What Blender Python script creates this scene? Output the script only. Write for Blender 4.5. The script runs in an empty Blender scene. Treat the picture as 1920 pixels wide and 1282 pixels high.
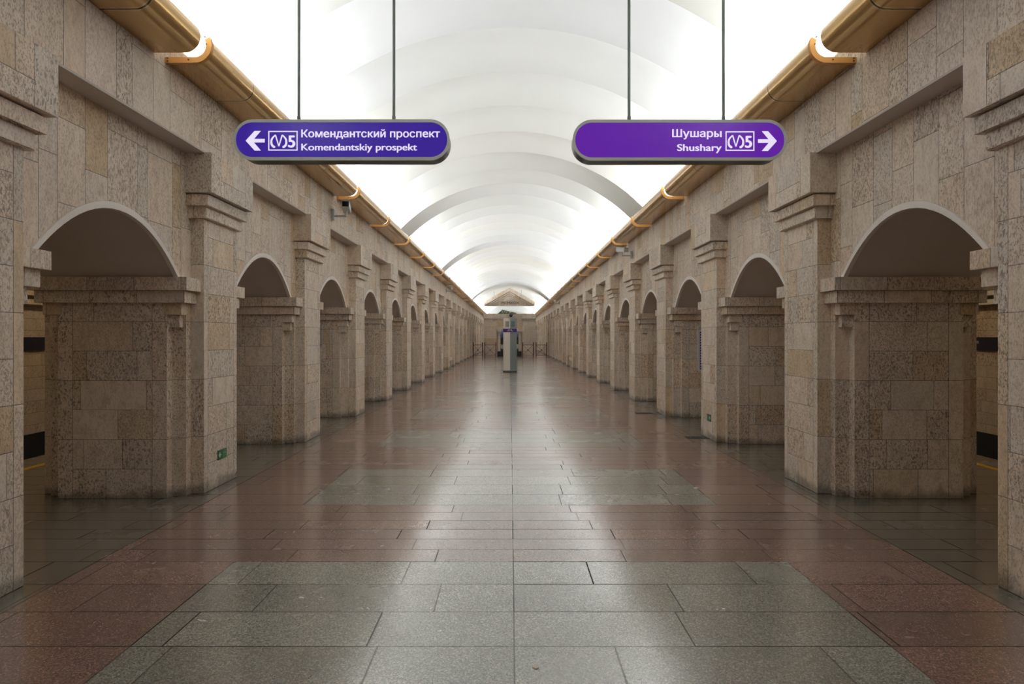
import bpy, bmesh, math, random
from mathutils import Vector, Matrix
random.seed(7)
SC = bpy.context.scene
COL = SC.collection
PI = math.pi

# ------------------------------------------------------------------ camera
cam_d = bpy.data.cameras.new('camera')
cam = bpy.data.objects.new('camera', cam_d); COL.objects.link(cam)
cam.location = (0, 0, 1.6); cam.rotation_euler = (PI/2, 0, 0)
cam_d.sensor_width = 36; cam_d.lens = 1123/1920*36
cam_d.shift_x = 2.5/1920; cam_d.shift_y = -9/1920
cam_d.clip_start = 0.05; cam_d.clip_end = 300
SC.camera = cam

# ------------------------------------------------------------------ light
VS = SC.view_settings
VS.view_transform = 'Standard'; VS.look = 'None'; VS.gamma = 1; VS.use_curve_mapping = False
VS.exposure = 0.0
w = bpy.data.worlds.new('world'); SC.world = w; w.use_nodes = True
w.node_tree.nodes['Background'].inputs[0].default_value = (0.5, 0.52, 0.55, 1)
w.node_tree.nodes['Background'].inputs[1].default_value = 0.0
SC.cycles.denoising_prefilter = 'ACCURATE'; SC.cycles.max_bounces = 10; SC.cycles.diffuse_bounces = 6; SC.cycles.glossy_bounces = 4
SC.cycles.caustics_reflective = False; SC.cycles.caustics_refractive = False
SC.cycles.sample_clamp_indirect = 4; SC.cycles.use_adaptive_sampling = True; SC.cycles.adaptive_threshold = .03

RID0, RIDP = 7.84, 1.3125         # vault ridges: first one and their spacing
Y0, Y1 = -2.5, 74.0               # built extent of the hall; near end cut short to limit light
RIDGES = [RID0 + RIDP*n for n in range(-8, 51)]
TILT = 13
DARK = {('R', 4), ('L', 6), ('L', 13), ('L', 28), ('R', 28), ('R', 29)}    # scallops whose lamp is out
LAMP_W = 33.0
def area(name, loc, rot, sx, sy, power, colr):
    d = bpy.data.lights.new(name, 'AREA'); d.shape = 'RECTANGLE'; d.size = sx; d.size_y = sy
    d.energy = power; d.color = colr
    o = bpy.data.objects.new(name, d); COL.objects.link(o); o.location = loc; o.rotation_euler = rot
    return o
for n in range(-5, 50):
    yc = RID0 + RIDP*(n + .5) + .03
    for side, s in (('L', -1), ('R', 1)):
        if (side, n) in DARK: continue
        t = random.random()
        c = (.945 + .035*(1 - t), 0.985, 0.92 + .13*t)
        area('trough_lamp', (s*2.885, yc, 4.215), (0, PI - s*math.radians(TILT), 0), 0.10, 0.92, LAMP_W*(.7 + .6*random.random()), c)
for s in (-1, 1):                  # lamps over the two platforms
    for yc in (2, 11, 20, 29, 38, 47):
        area('platform_lamp', (s*5.6, yc, 3.75), (0, -s*math.radians(48), 0), 0.3, 6.0, 27.0, (1.0, .82, .55))

# ------------------------------------------------------------------ helpers
def srgb(r, g, b):
    f = lambda c: (c/255/12.92) if c/255 <= .04045 else ((c/255 + .055)/1.055)**2.4
    return (f(r), f(g), f(b), 1)

class MB:
    def __init__(s): s.v = []; s.f = []
    def quad(s, *pts):
        i = len(s.v); s.v += [tuple(p) for p in pts]; s.f.append(tuple(range(i, i + len(pts))))
    def box(s, x0, x1, y0, y1, z0, z1):
        x0, x1 = min(x0, x1), max(x0, x1); y0, y1 = min(y0, y1), max(y0, y1); z0, z1 = min(z0, z1), max(z0, z1)
        i = len(s.v)
        s.v += [(x, y, z) for z in (z0, z1) for y in (y0, y1) for x in (x0, x1)]
        for q in ((0, 2, 3, 1), (4, 5, 7, 6), (0, 1, 5, 4), (2, 6, 7, 3), (0, 4, 6, 2), (1, 3, 7, 5)):
            s.f.append(tuple(i + k for k in q))
    def prism(s, pts, z0, z1, axis='z'):
        """polygon extruded along an axis; pts are (a,b): z->(x,y) y->(x,z) x->(y,z)"""
        P = {'z': lambda a, b, c: (a, b, c), 'y': lambda a, b, c: (a, c, b), 'x': lambda a, b, c: (c, a, b)}[axis]
        n = len(pts); i = len(s.v)
        s.v += [P(a, b, z0) for a, b in pts] + [P(a, b, z1) for a, b in pts]
        s.f.append(tuple(i + k for k in range(n))); s.f.append(tuple(i + n + k for k in reversed(range(n))))
        for k in range(n):
            j = (k + 1) % n
            s.f.append((i + k, i + n + k, i + n + j, i + j))
    def strip(s, A, B, flip=False):
        for k in range(len(A) - 1):
            q = (A[k], A[k+1], B[k+1], B[k])
            s.quad(*(q[::-1] if flip else q))
    def tube(s, a, b, r, n=12, r2=None):
        a, b = Vector(a), Vector(b); d = (b - a).normalized()
        u = d.orthogonal().normalized(); w_ = d.cross(u); i = len(s.v); r2 = r if r2 is None else r2
        for p, rr in ((a, r), (b, r2)):
            for k in range(n):
                t = 2*PI*k/n; s.v.append(tuple(p + u*math.cos(t)*rr + w_*math.sin(t)*rr))
        for k in range(n):
            j = (k + 1) % n; s.f.append((i + k, i + j, i + n + j, i + n + k))
        s.f.append(tuple(i + k for k in reversed(range(n)))); s.f.append(tuple(i + n + k for k in range(n)))
    def sphere(s, c, r, nu=14, nv=8, squash=1.0):
        i = len(s.v)
        for a in range(nv + 1):
            th = PI*a/nv
            for b in range(nu):
                ph = 2*PI*b/nu
                s.v.append((c[0] + r*math.sin(th)*math.cos(ph), c[1] + r*math.sin(th)*math.sin(ph), c[2] + r*squash*math.cos(th)))
        for a in range(nv):
            for b in range(nu):
                j = (b + 1) % nu
                s.f.append((i + a*nu + b, i + (a+1)*nu + b, i + (a+1)*nu + j, i + a*nu + j))
    def build(s, name, mat, parent=None, bevel=0, smooth=False):
        me = bpy.data.meshes.new(name); me.from_pydata(s.v, [], s.f)
        bm = bmesh.new(); bm.from_mesh(me)
        bmesh.ops.remove_doubles(bm, verts=bm.verts, dist=1e-5)
        if bevel:
            es = [e for e in bm.edges if len(e.link_faces) == 2 and e.calc_face_angle(0) > .5]
            bmesh.ops.bevel(bm, geom=es, offset=bevel, segments=2, affect='EDGES', profile=.6)
        bmesh.ops.recalc_face_normals(bm, faces=bm.faces)
        bm.to_mesh(me); bm.free()
        if smooth:
            for p in me.polygons: p.use_smooth = True
        me.materials.append(mat)
        o = bpy.data.objects.new(name, me); COL.objects.link(o)
        if parent: o.parent = parent
        return o
def thing(name, label, cat, loc=(0, 0, 0), rz=0, group=None):
    o = bpy.data.objects.new(name, None); COL.objects.link(o); o.empty_display_size = .2
    o.location = loc; o.rotation_euler = (0, 0, rz); return tag(o, label, cat, group)
def tag(o, label, cat, group=None):
    o['label'] = label; o['category'] = cat
    if group: o['group'] = group
    return o
def struct(o, label=None, cat='structure'):
    o['kind'] = 'structure'
    if label: o['label'] = label; o['category'] = cat
    return o
def children(o): return KIDS.get(o.name, [])
def dup(root, loc, rz, label, group=None):
    r = root.copy(); COL.objects.link(r); r.location = loc; r.rotation_euler = (0, 0, rz); r['label'] = label
    if group: r['group'] = group
    kids = [c for c in COL.objects if c.parent == root]
    for ch in kids:
        c = ch.copy(); COL.objects.link(c); c.parent = r
        for g in [q for q in COL.objects if q.parent == ch]:
            d = g.copy(); COL.objects.link(d); d.parent = c
    return r

# ------------------------------------------------------------------ materials
class NT:
    def __init__(s, name):
        s.m = bpy.data.materials.new(name); s.m.use_nodes = True; s.t = s.m.node_tree
        s.b = s.t.nodes['Principled BSDF']
    def node(s, typ, **kw):
        n = s.t.nodes.new(typ)
        for k, v in kw.items(): setattr(n, k, v)
        return n
    def put(s, sock, v):
        if hasattr(v, 'is_output') or isinstance(v, bpy.types.NodeSocket): s.t.links.new(v, sock)
        else:
            try: sock.default_value = v
            except Exception: sock.default_value = tuple(v)[:3]
    def m_(s, op, a, b=0.0, c=0.0):
        n = s.node('ShaderNodeMath', operation=op)
        s.put(n.inputs[0], a); s.put(n.inputs[1], b); s.put(n.inputs[2], c); return n.outputs[0]
    def add(s, a, b): return s.m_('ADD', a, b)
    def sub(s, a, b): return s.m_('SUBTRACT', a, b)
    def mul(s, a, b): return s.m_('MULTIPLY', a, b)
    def lt(s, a, b): return s.m_('LESS_THAN', a, b)
    def gt(s, a, b): return s.m_('GREATER_THAN', a, b)
    def sel(s, f, a, b):               # f ? a : b
        return s.add(s.mul(f, a), s.mul(s.sub(1.0, f), b))
    def mix(s, f, a, b, blend='MIX'):
        n = s.node('ShaderNodeMix', data_type='RGBA', blend_type=blend)
        s.put(n.inputs[0], f); s.put(n.inputs[6], a); s.put(n.inputs[7], b); return n.outputs[2]
    def ramp(s, f, stops, interp='LINEAR'):
        n = s.node('ShaderNodeValToRGB'); cr = n.color_ramp; cr.interpolation = interp
        while len(cr.elements) < len(stops): cr.elements.new(.5)
        for e, (p, c) in zip(cr.elements, stops): e.position = p; e.color = c if len(c) == 4 else (*c, 1)
        s.put(n.inputs[0], f); return n.outputs[0]
    def fr(s, f, a, b):                # smooth 0..1 between a and b
        n = s.node('ShaderNodeMapRange'); n.interpolation_type = 'SMOOTHSTEP'
        s.put(n.inputs[0], f); n.inputs[1].default_value = a; n.inputs[2].default_value = b; return n.outputs[0]
    def obj(s): return s.node('ShaderNodeTexCoord').outputs['Object']
    def xyz(s, v):
        n = s.node('ShaderNodeSeparateXYZ'); s.put(n.inputs[0], v); return n.outputs
    def vec(s, x, y, z):
        n = s.node('ShaderNodeCombineXYZ'); s.put(n.inputs[0], x); s.put(n.inputs[1], y); s.put(n.inputs[2], z); return n.outputs[0]
    def vadd(s, a, b):
        n = s.node('ShaderNodeVectorMath', operation='ADD'); s.put(n.inputs[0], a); s.put(n.inputs[1], b); return n.outputs[0]
    def vmul(s, a, b):
        n = s.node('ShaderNodeVectorMath', operation='MULTIPLY'); s.put(n.inputs[0], a); s.put(n.inputs[1], b); return n.outputs[0]
    def white(s, v):
        n = s.node('ShaderNodeTexWhiteNoise', noise_dimensions='3D'); s.put(n.inputs[0], v); return n.outputs
    def noise(s, v, scale, detail=3, rough=.5, dist=0.0):
        n = s.node('ShaderNodeTexNoise'); s.put(n.inputs['Vector'], v); s.put(n.inputs['Scale'], scale)
        n.inputs['Detail'].default_value = detail; n.inputs['Roughness'].default_value = rough; n.inputs['Distortion'].default_value = dist
        return n.outputs[0]
    def voro(s, v, scale, feat='F1'):
        n = s.node('ShaderNodeTexVoronoi', feature=feat); s.put(n.inputs['Vector'], v); s.put(n.inputs['Scale'], scale); return n.outputs
    def bump(s, h, dist, strength=1.0):
        n = s.node('ShaderNodeBump'); n.inputs['Distance'].default_value = dist; n.inputs['Strength'].default_value = strength
        s.put(n.inputs['Height'], h); s.t.links.new(n.outputs[0], s.b.inputs['Normal'])
    def done(s, col=None, rough=None, metal=None, spec=None):
        if col is not None: s.put(s.b.inputs['Base Color'], col)
        if rough is not None: s.put(s.b.inputs['Roughness'], rough)
        if metal is not None: s.put(s.b.inputs['Metallic'], metal)
        if spec is not None: s.b.inputs['Specular IOR Level'].default_value = spec
        return s.m

def plain(name, col, rough=.5, metal=0.0, var=.06, scale=8.0, spec=.5):
    n = NT(name); c = n.obj(); f = n.noise(c, scale, 4, .6)
    a = tuple(max(0, k*(1 - var)) for k in col[:3]) + (1,); b = tuple(min(1, k*(1 + var)) for k in col[:3]) + (1,)
    return n.done(n.mix(f, a, b), rough, metal, spec)

def stone(name, mode, W, H, rough=.55, warm=0.0, dirt=True, pit_bias=0.0, gain=1.0, panel=None, squash=.6):
    """limestone facing; mode 'slab' = upright slabs in columns, 'course' = blocks laid in rows, 'plain' = one stone per part"""
    n = NT(name); c = n.obj(); X, Y, Z = n.xyz(c)
    nx, ny, nz = n.xyz(n.node('ShaderNodeNewGeometry').outputs['True Normal'])
    fx = n.gt(n.m_('ABSOLUTE', nx), .5)
    u = n.sel(fx, Y, X); v = Z
    rnd = n.node('ShaderNodeObjectInfo').outputs['Random']
    seed = n.add(n.mul(rnd, 91.7), n.mul(fx, 13.0))
    if mode == 'slab':
        cu = n.m_('DIVIDE', u, W)
        ci0 = n.m_('FLOOR', cu)
        jit = n.mul(n.sub(n.white(n.vec(ci0, 3.0, seed))[0], .5), .36)
        fu = n.m_('FRACT', cu); up = n.gt(fu, n.add(.62, jit)); ci = n.add(n.mul(ci0, 2.0), up)
        edge_u = n.m_('MINIMUM', n.m_('MINIMUM', fu, n.sub(1.0, fu)), n.m_('ABSOLUTE', n.sub(fu, n.add(.62, jit))))
        du = n.mul(edge_u, W)
        off = n.white(n.vec(ci, 7.0, seed))[0]
        cv = n.add(n.m_('DIVIDE', v, H), off); ri = n.m_('FLOOR', cv); fv = n.m_('FRACT', cv)
        dv = n.mul(n.m_('MINIMUM', fv, n.sub(1.0, fv)), H)
    elif mode == 'course':
        if panel:                      # blocks inside a panel of the face, tall border stones outside it
            uc, hw, on_x = panel
            facing = fx if on_x else n.sub(1.0, fx)
            off = n.sub(u, uc); dist = n.m_('ABSOLUTE', off)
            inner = n.mul(facing, n.lt(dist, hw)); HH = n.sel(inner, H, H*2)
            side = n.add(1.0, n.gt(off, 0.0))
        else: inner = 1.0; HH = H
        cv = n.m_('DIVIDE', v, HH); ri = n.m_('FLOOR', cv); fv = n.m_('FRACT', cv)
        dv = n.mul(n.m_('MINIMUM', fv, n.sub(1.0, fv)), HH)
        rw = n.white(n.vec(ri, 5.0, seed))
        WW = n.mul(W, n.add(.75, n.mul(n.xyz(rw[1])[1], .6)))
        cu = n.add(n.m_('DIVIDE', u, WW), n.mul(rw[0], .9)); ci = n.m_('FLOOR', cu); fu = n.m_('FRACT', cu)
        du = n.mul(n.m_('MINIMUM', fu, n.sub(1.0, fu)), WW)
        if panel:
            ci = n.sel(inner, ci, n.mul(side, 77.0)); du = n.sel(inner, du, 1.0)
            du = n.m_('MINIMUM', du, n.add(n.m_('ABSOLUTE', n.sub(dist, hw)), n.sub(1.0, facing)))
            ri = n.add(ri, n.mul(inner, 31.0))
    else:
        cu = n.m_('DIVIDE', u, W); ci = n.m_('FLOOR', cu); fu = n.m_('FRACT', cu); ri = 0.0
        du = n.mul(n.m_('MINIMUM', fu, n.sub(1.0, fu)), W); dv = 1.0
    cell = n.vec(ci, ri, seed)
    wn = n.white(cell); h1 = wn[0]; hx, hy, hz = n.xyz(wn[1])
    seam = n.sub(1.0, n.fr(n.m_('MINIMUM', du, dv), .001, .0038))
    # noise coordinates jump from stone to stone
    p = n.vadd(n.vec(u, n.mul(v, squash), n.add(X, Y)), n.vmul(wn[1], (40.0, 40.0, 40.0)))
    big = n.noise(p, 2.2, 4, .6, .4); mid = n.noise(p, 12.0, 4, .62, .8)
    worm = n.noise(p, 40.0, 3, .55, .7)
    fine = n.noise(p, 62.0, 3, .65, .4)
    tint = n.ramp(h1, [(0.0, srgb(236, 224, 209)), (.22, srgb(246, 231, 216)), (.45, srgb(226, 217, 204)), (.62, srgb(248, 231, 214)),
                       (.80, srgb(242, 221, 203)), (.93, srgb(236, 212, 182)), (1.0, srgb(216, 188, 150))])
    if warm: tint = n.mix(warm, tint, srgb(175, 142, 88))
    col = n.mix(n.fr(big, .3, .72), n.mix(.14, tint, srgb(160, 142, 122)), n.mix(.25, tint, srgb(246, 236, 222)))
    col = n.mix(n.mul(n.fr(mid, .42, .68), .38), col, srgb(180, 156, 133))
    deep = n.mul(n.fr(worm, .50, .63), n.fr(hy, .62 - pit_bias, .97 - pit_bias))      # some stones are full of pits
    lite = n.mul(n.fr(fine, .49, .61), n.add(.3, n.mul(hz, .65)))
    pits = n.m_('MAXIMUM', deep, n.mul(lite, .85))
    col = n.mix(n.mul(pits, .72), col, srgb(112, 92, 73))
    hole = n.fr(n.voro(n.vadd(p, n.vec(0.0, 0.0, .3)), 9.0)[0], .05, .025)
    col = n.mix(n.mul(hole, n.gt(hx, .55)), col, srgb(50, 40, 30))
    if dirt:
        wob = n.add(v, n.mul(n.sub(n.noise(n.vec(u, v, 1.0), 5.0, 4), .5), .25))
        col = n.mix(n.mul(n.sub(1.0, n.fr(wob, .0, .13)), .6), col, srgb(52, 45, 38))
    col = n.mix(n.mul(seam, .68), col, srgb(48, 38, 30))
    if gain != 1.0: col = n.mix(1.0, col, (gain, gain, gain, 1), 'MULTIPLY')
    n.bump(n.sub(n.sub(1.0, n.mul(pits, .55)), seam), .004, .8)
    return n.done(col, n.add(rough, n.mul(pits, .25)), None, .35)

M = {}
M['wall'] = stone('limestone_slabs', 'slab', .54, .62, dirt=False)
M['course'] = stone('limestone_courses', 'course', .5, .2925, pit_bias=.3, panel=(-3.95, .394, False), squash=.85)
M['shaft'] = stone('limestone_shaft', 'course', .62, .2925, pit_bias=.05, panel=(0.0, .285, True), squash=.7)
M['cap'] = stone('limestone_moulding', 'plain', .46, 1, dirt=False)
M['plat'] = stone('ochre_limestone', 'course', .5, .19, warm=.55, pit_bias=.15, dirt=False)
M['end'] = stone('portal_limestone', 'course', 1.4, .5, dirt=False)

def mk_floor():
    n = NT('granite_floor'); c = n.obj(); X, Y, Z = n.xyz(c)
    ax = n.m_('ABSOLUTE', X)
    RH = .39
    t = n.m_('FRACT', n.add(n.m_('DIVIDE', n.sub(Y, 6.49 - .78), 3.0), 10.0))    # 0 = near edge of a grey field
    tm = n.mul(t, 3.0)
    ingrey = n.lt(tm, 1.56)
    grey = n.mul(ingrey, n.lt(ax, 1.97))
    outer = n.gt(ax, 2.95)
    bay = n.m_('FLOOR', n.add(n.m_('DIVIDE', n.sub(Y, 6.49 - .78), 3.0), 10.0))
    rl = n.sel(ingrey, n.m_('DIVIDE', tm, .39), n.add(4.0, n.m_('DIVIDE', n.sub(tm, 1.56), .24)))
    ri = n.add(n.mul(bay, 10.0), n.m_('FLOOR', rl)); fv = n.m_('FRACT', rl)
    rh = n.sel(ingrey, .39, .24)
    dv = n.mul(n.m_('MINIMUM', fv, n.sub(1.0, fv)), rh)
    xs = n.sub(X, .018)
    L = n.sel(outer, .9, 1.06)
    side = n.gt(xs, 0.0)
    cu = n.m_('DIVIDE', n.add(n.m_('ABSOLUTE', xs), n.mul(n.white(n.vec(ri, n.add(side, 2.0), 4.0))[0], .62)), L)
    ci = n.add(n.m_('FLOOR', cu), n.mul(side, 50.0)); fu = n.m_('FRACT', cu)
    du = n.mul(n.m_('MINIMUM', fu, n.sub(1.0, fu)), L)
    du = n.m_('MINIMUM', du, n.m_('ABSOLUTE', xs))
    du = n.m_('MINIMUM', du, n.m_('ABSOLUTE', n.sub(ax, 2.95)))
    du = n.m_('MINIMUM', du, n.add(n.m_('ABSOLUTE', n.sub(ax, 1.97)), n.sub(1.0, ingrey)))
    wn = n.white(n.vec(ci, ri, 2.0)); hx, hy, hz = n.xyz(wn[1])
    seam = n.mul(n.sub(1.0, n.fr(n.m_('MINIMUM', du, dv), .0018, .0068)), n.add(.65, n.mul(n.gt(n.noise(n.vec(ri, ci, 0.0), .9, 2), .5), .35)))
    p = n.vadd(c, n.vmul(wn[1], (9.0, 9.0, 9.0)))
    g1 = n.noise(n.vmul(p, (1.0, 1.0, 1.0)), 170.0, 2, .6); g2 = n.voro(p, 150.0)[1]
    gx, gy, gz = n.xyz(g2)
    gr = n.mix(.5, g1, gx)
    gr_v = n.node('ShaderNodeRGBToBW'); n.put(gr_v.inputs[0], gr); gv = n.add(.5, n.mul(n.sub(gr_v.outputs[0], .5), .66))
    cl = n.noise(c, 1.3, 4, .6)
    cg = n.ramp(gv, [(.2, srgb(48, 48, 45)), (.42, srgb(132, 134, 126)), (.60, srgb(164, 165, 156)), (.78, srgb(216, 213, 203))])
    cr = n.ramp(gv, [(.2, srgb(44, 32, 29)), (.41, srgb(120, 88, 80)), (.6, srgb(160, 126, 116)), (.78, srgb(218, 192, 182))])
    co = n.ramp(gv, [(.18, srgb(32, 30, 27)), (.42, srgb(96, 92, 84)), (.62, srgb(120, 115, 105)), (.9, srgb(172, 162, 146))])
    cr = n.mix(n.mul(hy, .45), cr, n.mix(.5, cr, srgb(118, 100, 90)))
    vein = n.mul(n.fr(n.noise(n.vmul(p, (1.0, 3.0, 1.0)), 1.6, 4, .6, 1.2), .66, .74), n.gt(hz, .9))
    cr = n.mix(n.mul(vein, .0), cr, srgb(170, 120, 104))
    col = n.mix(grey, cr, cg); col = n.mix(outer, col, co)
    col = n.mix(1.0, col, n.ramp(hx, [(0.0, (.78, .78, .78)), (1.0, (1.1, 1.1, 1.1))]), 'MULTIPLY')
    col = n.mix(n.mul(n.fr(cl, .35, .75), .25), col, srgb(60, 54, 48))
    col = n.mix(seam, col, srgb(22, 20, 18))
    n.bump(n.sub(1.0, seam), .002, .5)
    n.b.inputs['IOR'].default_value = 2.1
    n.put(n.b.inputs['Specular IOR Level'], n.mul(n.sub(1.0, seam), .85))
    n.put(n.b.inputs['Coat Weight'], n.mul(n.sub(1.0, seam), .6)); n.b.inputs['Coat Roughness'].default_value = .16
    rough = n.add(n.add(.15, n.mul(hz, .07)), n.mul(n.noise(c, 3.0, 4, .6), .12))
    return n.done(col, rough)
M['floor'] = mk_floor()

def mk_vault():
    n = NT('white_vault'); c = n.obj(); X, Y, Z = n.xyz(c)
    f = n.noise(n.vmul(c, (.6, 1.0, .6)), 1.4, 4, .6)
    cell = n.white(n.vec(n.m_('FLOOR', n.m_('DIVIDE', n.sub(Y, RID0), RIDP)), 1.0, 1.0))[0]
    t = n.ramp(cell, [(0, (.80, .815, .80)), (.5, (.83, .83, .80)), (1, (.80, .82, .84))])
    return n.done(n.mix(n.mul(n.fr(f, .45, .75), .12), t, (.62, .62, .56, 1)), .55)
M['vault'] = mk_vault()
M['plaster'] = plain('white_plaster', srgb(222, 214, 206), .75, var=.05, scale=3)
M['trim'] = plain('white_trim_paint', srgb(246, 240, 234), .6, var=.04, scale=6)
M['soffit'] = plain('soffit_paint', srgb(196, 186, 176), .65, var=.05, scale=4)

def mk_gold():
    n = NT('gold_panel'); c = n.obj(); X, Y, Z = n.xyz(c)
    f = n.m_('FRACT', n.add(n.m_('DIVIDE', n.sub(Y, 5.35), .875), 40.0))
    d = n.mul(n.m_('MINIMUM', f, n.sub(1.0, f)), .875)
    seam = n.sub(1.0, n.fr(d, .006, .010))
    lip = n.mul(n.fr(d, .010, .013), n.sub(1.0, n.fr(d, .015, .024)))
    st = n.noise(n.vmul(c, (9.0, .4, 9.0)), 2.0, 3, .5)
    col = n.mix(st, srgb(178, 142, 88), srgb(204, 168, 116))
    col = n.mix(n.mul(lip, .6), col, srgb(225, 205, 170)); col = n.mix(n.mul(seam, .85), col, srgb(40, 32, 26))
    return n.done(col, n.add(.13, n.mul(st, .06)), .65)
M['gold'] = mk_gold()
M['bracket'] = plain('gold_bracket', srgb(180, 130, 66), .4, .4, .05, 20)
M['screw'] = plain('dark_screw', srgb(70, 52, 40), .4, .6)
M['steel'] = plain('grey_steel', srgb(150, 156, 150), .38, .7, .05, 30)
M['rim'] = plain('sign_rim_paint', srgb(222, 228, 224), .35, .1, .05, 30)
M['darksteel'] = plain('dark_steel', srgb(78, 82, 80), .4, .6, .08, 20)
M['rod'] = plain('rod_paint', srgb(96, 104, 100), .4, .4, .06, 20)
def glow(name, col, e, base=None, rough=.3):
    n = NT(name); f = n.noise(n.obj(), 3.0, 2)
    c = n.mix(f, tuple(k*.96 for k in col[:3]) + (1,), tuple(min(1, k*1.04) for k in col[:3]) + (1,))
    n.put(n.b.inputs['Emission Color'], c); n.b.inputs['Emission Strength'].default_value = e
    return n.done(base or col, rough)
M['violet'] = glow('blue_violet_panel', srgb(50, 22, 146), .92, srgb(20, 10, 50))
M['purple'] = glow('purple_panel', srgb(92, 20, 160), .92, srgb(30, 8, 50))
M['lit_white'] = glow('lit_lettering', srgb(232, 222, 246), 1.0, srgb(20, 20, 22))
M['black'] = plain('black_glass', srgb(22, 22, 28), .15)
M['rail'] = plain('brown_barrier_paint', srgb(92, 52, 40), .45, .2)
M['kiosk_l'] = plain('kiosk_light_paint', srgb(238, 234, 224), .4)
M['kiosk_d'] = plain('kiosk_grey_paint', srgb(128, 136, 136), .4)
M['kiosk_dark'] = plain('kiosk_dark_grille', srgb(92, 100, 98), .35)
M['kiosk_screen'] = plain('kiosk_grille', srgb(150, 146, 138), .35)
M['kiosk_band'] = plain('kiosk_purple_band', srgb(66, 30, 112), .35)
M['white'] = plain('white_board', srgb(226, 228, 228), .4)
M['greyboard'] = plain('grey_board', srgb(188, 192, 190), .45)
M['ink'] = plain('dark_ink', srgb(36, 34, 44), .5)
M['lineblue'] = plain('purple_line_ink', srgb(72, 48, 140), .45)
M['green'] = plain('exit_green', srgb(22, 92, 52), .4)
M['green_l'] = plain('exit_green_light', srgb(86, 140, 104), .4)
M['exit_white'] = plain('exit_arrow', srgb(200, 225, 200), .4)
M['navy'] = plain('navy_strip', srgb(30, 30, 44), .4)
M['yellow'] = plain('yellow_line', srgb(214, 166, 34), .6)
M['palefloor'] = plain('pale_marking', srgb(220, 205, 180), .6)
M['asphalt'] = plain('track_bed', srgb(30, 28, 26), .9)
M['cam'] = plain('camera_housing', srgb(196, 200, 200), .4, .2)
M['iron'] = plain('dark_plate', srgb(42, 42, 40), .5, .3)
M['paper'] = plain('pale_scrap', srgb(236, 222, 206), .7)
M['letters'] = plain('bronze_letters', srgb(92, 74, 44), .5, .4)
def mk_mosaic(name, stops, scale):
    n = NT(name); c = n.obj(); f = n.voro(c, scale)[1]; x, y, z = n.xyz(f)
    g = n.noise(c, 2.2, 3, .6); v = n.mix(.55, x, g); b = n.node('ShaderNodeRGBToBW'); n.put(b.inputs[0], v)
    return n.done(n.ramp(b.outputs[0], stops, 'CONSTANT'), .3)
M['mosaic_g'] = mk_mosaic('green_mosaic', [(0, srgb(56, 76, 66)), (.5, srgb(76, 98, 84)), (.62, srgb(176, 184, 120)), (.7, srgb(215, 215, 200))], 12)
def mk_panel():
    n = NT('blue_panel'); c = n.obj(); X, Y, Z = n.xyz(c)
    f = n.add(Z, n.mul(n.sub(n.noise(c, 3.2, 3, .6, 1.0), .5), .55))
    return n.done(n.ramp(n.m_('DIVIDE', f, 3.0), [(0, srgb(70, 60, 52)), (.2, srgb(225, 225, 222)), (.32, srgb(30, 30, 34)), (.52, srgb(66, 104, 172)), (.62, srgb(140, 172, 220)), (.69, srgb(242, 242, 242))], 'CONSTANT'), .3)
M['mosaic_b'] = mk_panel()

# ------------------------------------------------------------------ setting
mb = MB(); mb.quad((-6.35, Y0, 0), (6.35, Y0, 0), (6.35, Y1, 0), (-6.35, Y1, 0))
struct(mb.build('floor', M['floor']), 'polished red and grey granite floor of the hall', 'floor')
for i, s in enumerate((-1, 1)):
    mb = MB(); mb.box(s*5.83, s*5.93, Y0, Y1, .0005, .003)
    o = mb.build('trim_%d' % (i + 1), M['yellow']); struct(o, 'yellow safety line along the %s platform' % ('left', 'right')[i], 'line')
    mb = MB(); mb.box(s*6.35, s*7.9, Y0, Y1, -1.3, -1.2); mb.box(s*6.32, s*6.36, Y0, Y1, -1.3, -.002)
    struct(mb.build('floor_track_%s' % ('left', 'right')[i], M['asphalt']), 'dark track bed beside the %s platform' % ('left', 'right')[i], 'track')
    mb = MB(); mb.box(s*7.7, s*7.9, Y0, Y1, .05, 4.0)
    wp = mb.build('wall_platform_%s' % ('left', 'right')[i], M['plat']); struct(wp, 'ochre stone track wall behind the %s platform' % ('left', 'right')[i], 'wall')
    mb = MB(); mb.box(s*7.66, s*7.9, Y0, Y1, -1.2, .05); mb.build('plinth', M['asphalt'], wp)
    mb = MB(); mb.box(s*7.58, s*7.7, Y0, Y1, 2.12, 2.2); mb.box(s*7.53, s*7.7, Y0, Y1, 2.26, 2.36); mb.build('cornice', M['cap'], wp)
    mb = MB(); mb.box(s*4.6, s*7.9, Y0, Y1, 3.9, 4.0)
    struct(mb.build('ceiling_platform_%s' % ('left', 'right')[i], M['plaster']), 'plaster ceiling over the %s platform' % ('left', 'right')[i], 'ceiling')

# vault: scallops between the ridges
R = 4.05; SD = .28
def ring(y, r, n=40):
    a = math.acos(3.22/r)
    return [(-r*math.cos(a + (PI - 2*a)*k/n), y, 1.6 + r*math.sin(a + (PI - 2*a)*k/n)) for k in range(n + 1)]
mb = MB(); prev = None
for n in range(len(RIDGES) - 1):
    for k in range(9):
        t = k/8
        rr = R + SD*math.sin(PI*t)**.85
        cur = ring(RIDGES[n] + RIDP*t, rr)
        if prev is not None and k > 0: mb.strip(prev, cur)
        prev = cur
vault = mb.build('ceiling', M['vault']); struct(vault, 'white scalloped vault over the hall', 'ceiling')
me = vault.data
for p in me.polygons: p.use_smooth = True
bm = bmesh.new(); bm.from_mesh(me)
for e in bm.edges:
    if len(e.link_faces) == 2 and e.calc_face_angle(0) > .3: e.smooth = False
bm.to_mesh(me); bm.free()
mb = MB(); mb.box(-8, 8, Y1, Y1 + .3, -1.3, 3.9)
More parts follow.
